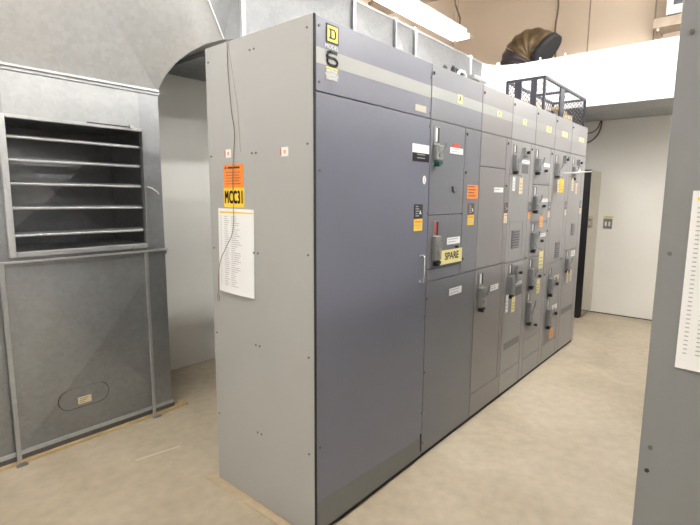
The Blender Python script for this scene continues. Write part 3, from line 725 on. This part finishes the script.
# ------------------------------------------------------------------ lamps
def lamp(loc, L, lb, W=.14):
    root = thing('fluorescent_lamp', loc, lb, 'lamp')
    x, y, z = loc
    m = MB()   # angled reflector + channel
    for sgn in (-1, 1):
        m.add([(x, y + sgn * .05, z + .085), (x + L, y + sgn * .05, z + .085), (x + L, y + sgn * W, z + .03), (x, y + sgn * W, z + .03),
               (x, y + sgn * .05, z + .088), (x + L, y + sgn * .05, z + .088), (x + L, y + sgn * (W + .002), z + .034), (x, y + sgn * (W + .002), z + .034)],
              [(0, 1, 2, 3), (4, 7, 6, 5), (3, 2, 6, 7), (0, 3, 7, 4), (1, 5, 6, 2)], 'reflector')
    m.box(x, x + L, y - .05, y + .05, z + .085, z + .14, 'reflector', .004)
    m.build('reflector', root)
    for sgn in (-1, 1):
        MB().tube([(x + .03, y + sgn * .055, z + .045), (x + L - .03, y + sgn * .055, z + .045)], .019, 'tube', 12).build('tube', root)
    for xx in (x, x + L - .03): MB().box(xx, xx + .03, y - .085, y + .085, z + .02, z + .085, 'reflector', .004).build('end_socket', root)
    for xx in (x + .15, x + L - .15): MB().tube([(xx, y, z + .14), (xx, y, ZC)], .003, 'wire', 6).build('hanger', root)
    return root
lamp((2.13, 1.42, 3.42), 1.83, 'lit fluorescent lamp hanging above the cabinet row', .13)
MB_ = MB().tube([(3.86, 1.42, 3.562), (3.87, 1.42, 3.66), (3.80, 1.45, 3.80), (3.74, 1.44, 3.95), (3.76, 1.42, 4.3), (3.77, 1.42, 5.0)], .011, 'cable', 8)
tag(MB_.build('lamp_cable'), 'grey cable looping down to the end of the lit lamp', 'cable')
for (x, y, lb) in ((3.75, -.65, 'open fluorescent lamp over the far end of the aisle'), (2.3, -.65, 'open fluorescent lamp over the middle of the aisle'), (.5, -.65, 'open fluorescent lamp over the near end of the aisle'), (-2.4, -.5, 'open fluorescent lamp above the free floor before the cabinets'), (-1.6, 1.2, 'open fluorescent lamp in front of the plenum'), (2.6, -2.7, 'added unseen fluorescent lamp behind the right cabinets, far one'), (0, -2.7, 'added unseen fluorescent lamp behind the right cabinets, near one'), (3.75, -1.6, 'added unseen fluorescent lamp above the far end of the right cabinets')):  # last three are unseen extras added to brighten door reflections and far wall
    lamp((x, y, 3.75), 1.22, lb, .075)

# ------------------------------------------------------------------ far end
m = MB().box(5.245, XE - .004, .225, .95, .03, 1.945, 'blackgloss', .004).box(5.26, XE - .02, .245, .93, 0, .03, 'gap')
bc = thing('black_cabinet', (5.45, .6, 0), 'tall glossy black cabinet standing against the far wall', 'cabinet')
m.build('cabinet_body', bc); MB().box(5.23, 5.245, .212, .95, .03, 1.95, 'black', .002).build('front_frame', bc); MB().box(5.246, XE - .006, .215, .225, .035, 1.94, 'satin', .002).build('side_panel', bc)
sw = thing('light_switch', (XE, .09, 1.2), 'light switch plate with a yellow label on the far wall', 'switch')
m = MB().box(XE - .010, XE, .035, .145, 1.178, 1.315, 'plate', .003); m.build('wall_plate', sw)
for y in (.068, .112):
    m = MB().box(XE - .014, XE - .010, y - .012, y + .012, 1.215, 1.275, 'white', .002).box(XE - .024, XE - .014, y - .004, y + .004, 1.240, 1.262, 'white', .001); m.build('toggle', sw)
MB().box(XE - .004, XE, .022, .150, 1.322, 1.352, 'paleyellow').box(XE - .005, XE - .004, .05, .12, 1.332, 1.340, 'greyink').build('yellow_label', sw)
def loop(pts, r):
    P = [Vector((XE - .02, y, z)) for y, z in pts]; P = [P[0]] + P + [P[-1]]; o = []
    for i in range(1, len(P) - 2):
        p0, p1, p2, p3 = P[i - 1:i + 3]
        for j in range(4):
            t = j / 4; o.append(.5 * ((2 * p1) + (p2 - p0) * t + (2 * p0 - 5 * p1 + 4 * p2 - p3) * t * t + (3 * p1 - p0 - 3 * p2 + p3) * t ** 3))
    o.append(P[-1]); return MB().tube(o, r, 'cable', 6).build('looped_cable')
tag(loop(((.26, 2.618), (.262, 2.55), (.29, 2.45), (.36, 2.37), (.46, 2.335), (.62, 2.37), (.75, 2.5), (.80, 2.618)), .009), 'longer dark cable looping down from the duct on the far wall', 'cable')
tag(loop(((.272, 2.618), (.30, 2.53), (.37, 2.475), (.48, 2.465), (.6, 2.51), (.66, 2.618)), .007), 'shorter dark cable loop just under the far duct', 'cable')
sh = thing('wall_shelf', (XE, -.6, 3.60), 'brown wooden shelf fixed high on the far beige wall', 'shelf')
MB().box(XE - .30, XE, -1.5, -.285, 3.60, 3.71, 'timber', .004).build('shelf_board', sh)
for y in (-.35, -.60, -1.0): MB().box(XE - .28, XE, y, y + .03, 3.565, 3.60, 'timber', .003).build('cleat', sh)
wb = thing('white_appliance', (XE - .15, -.8, 3.71), 'white metal box with a dark opening standing on the high shelf', 'box')
MB().box(XE - .28, XE - .01, -1.2, -.40, 3.73, 4.4, 'white_lit', .01).build('case', wb); MB().box(XE - .285, XE - .28, -1.15, -.47, 3.83, 4.2, 'darkgrey').build('dark_opening', wb)
MB().box(XE - .26, XE - .03, -1.18, -.42, 3.71, 3.73, 'gap').build('feet', wb)

# ------------------------------------------------------------------ right cabinet
rc = thing('grey_cabinet', (2, -1.6, 0), 'tall grey cabinet at the right edge with a printed list on its end', 'electrical cabinet')
Y1 = -1.240
MB().box(.0, 4.087, -2.0, Y1 - .02, .03, H, 'sideR').box(.01, 4.08, -1.98, Y1 - .03, 0, .03, 'gap').build('cabinet_body', rc)
for i in range(8):
    MB().box(.003 + .51 * i, .507 + .51 * i, Y1 - .02, Y1, .03, H, 'grey2', .002).build('door', rc)
ep2 = MB().box(-.012, 0, -2.0, Y1, .012, H, 'sideR', .0015).build('end_panel', rc)
for z in (1.988, 1.455, .929, .395): screw(ep2, (-.012, Y1 - .025, z), (-1, 0, 0), .006)
MB().cyl((-.012, Y1 - .022, .862), (-1, 0, 0), .006, .002, 'gap', 8).build('scratch', ep2)
sheet('paper_list', -1.300, -1.516, 1.165, 1.613, -.012, 'white printed list taped to the grey cabinet at the right edge', skew=.0)

# ------------------------------------------------------------------ camera, world, view
cam = bpy.data.cameras.new('camera'); co = bpy.data.objects.new('camera', cam); C.objects.link(co)
R = Vector((0.64614382, -0.76318527, 0.00681158)); U = Vector((0.10113661, 0.09446569, 0.99037751)); F = Vector((0.75648499, 0.63923741, -0.1382244))
mw = Matrix((R, U, -F)).transposed().to_4x4(); mw.translation = Vector((-1.45306, -1.41901, 1.59400)); co.matrix_world = mw
cam.sensor_width = 36; cam.lens = 475.48 * 36 / 700; cam.clip_start = .02
bpy.context.scene.camera = co
w = bpy.data.worlds.new('world'); bpy.context.scene.world = w; w.use_nodes = True
w.node_tree.nodes['Background'].inputs[0].default_value = (.8, .85, .9, 1); w.node_tree.nodes['Background'].inputs[1].default_value = .05
vs = bpy.context.scene.view_settings; vs.view_transform = 'Standard'; vs.look = 'None'; vs.gamma = 1; vs.exposure = 1.52
for o in list(C.objects):
    if '_o' in o: del o['_o']
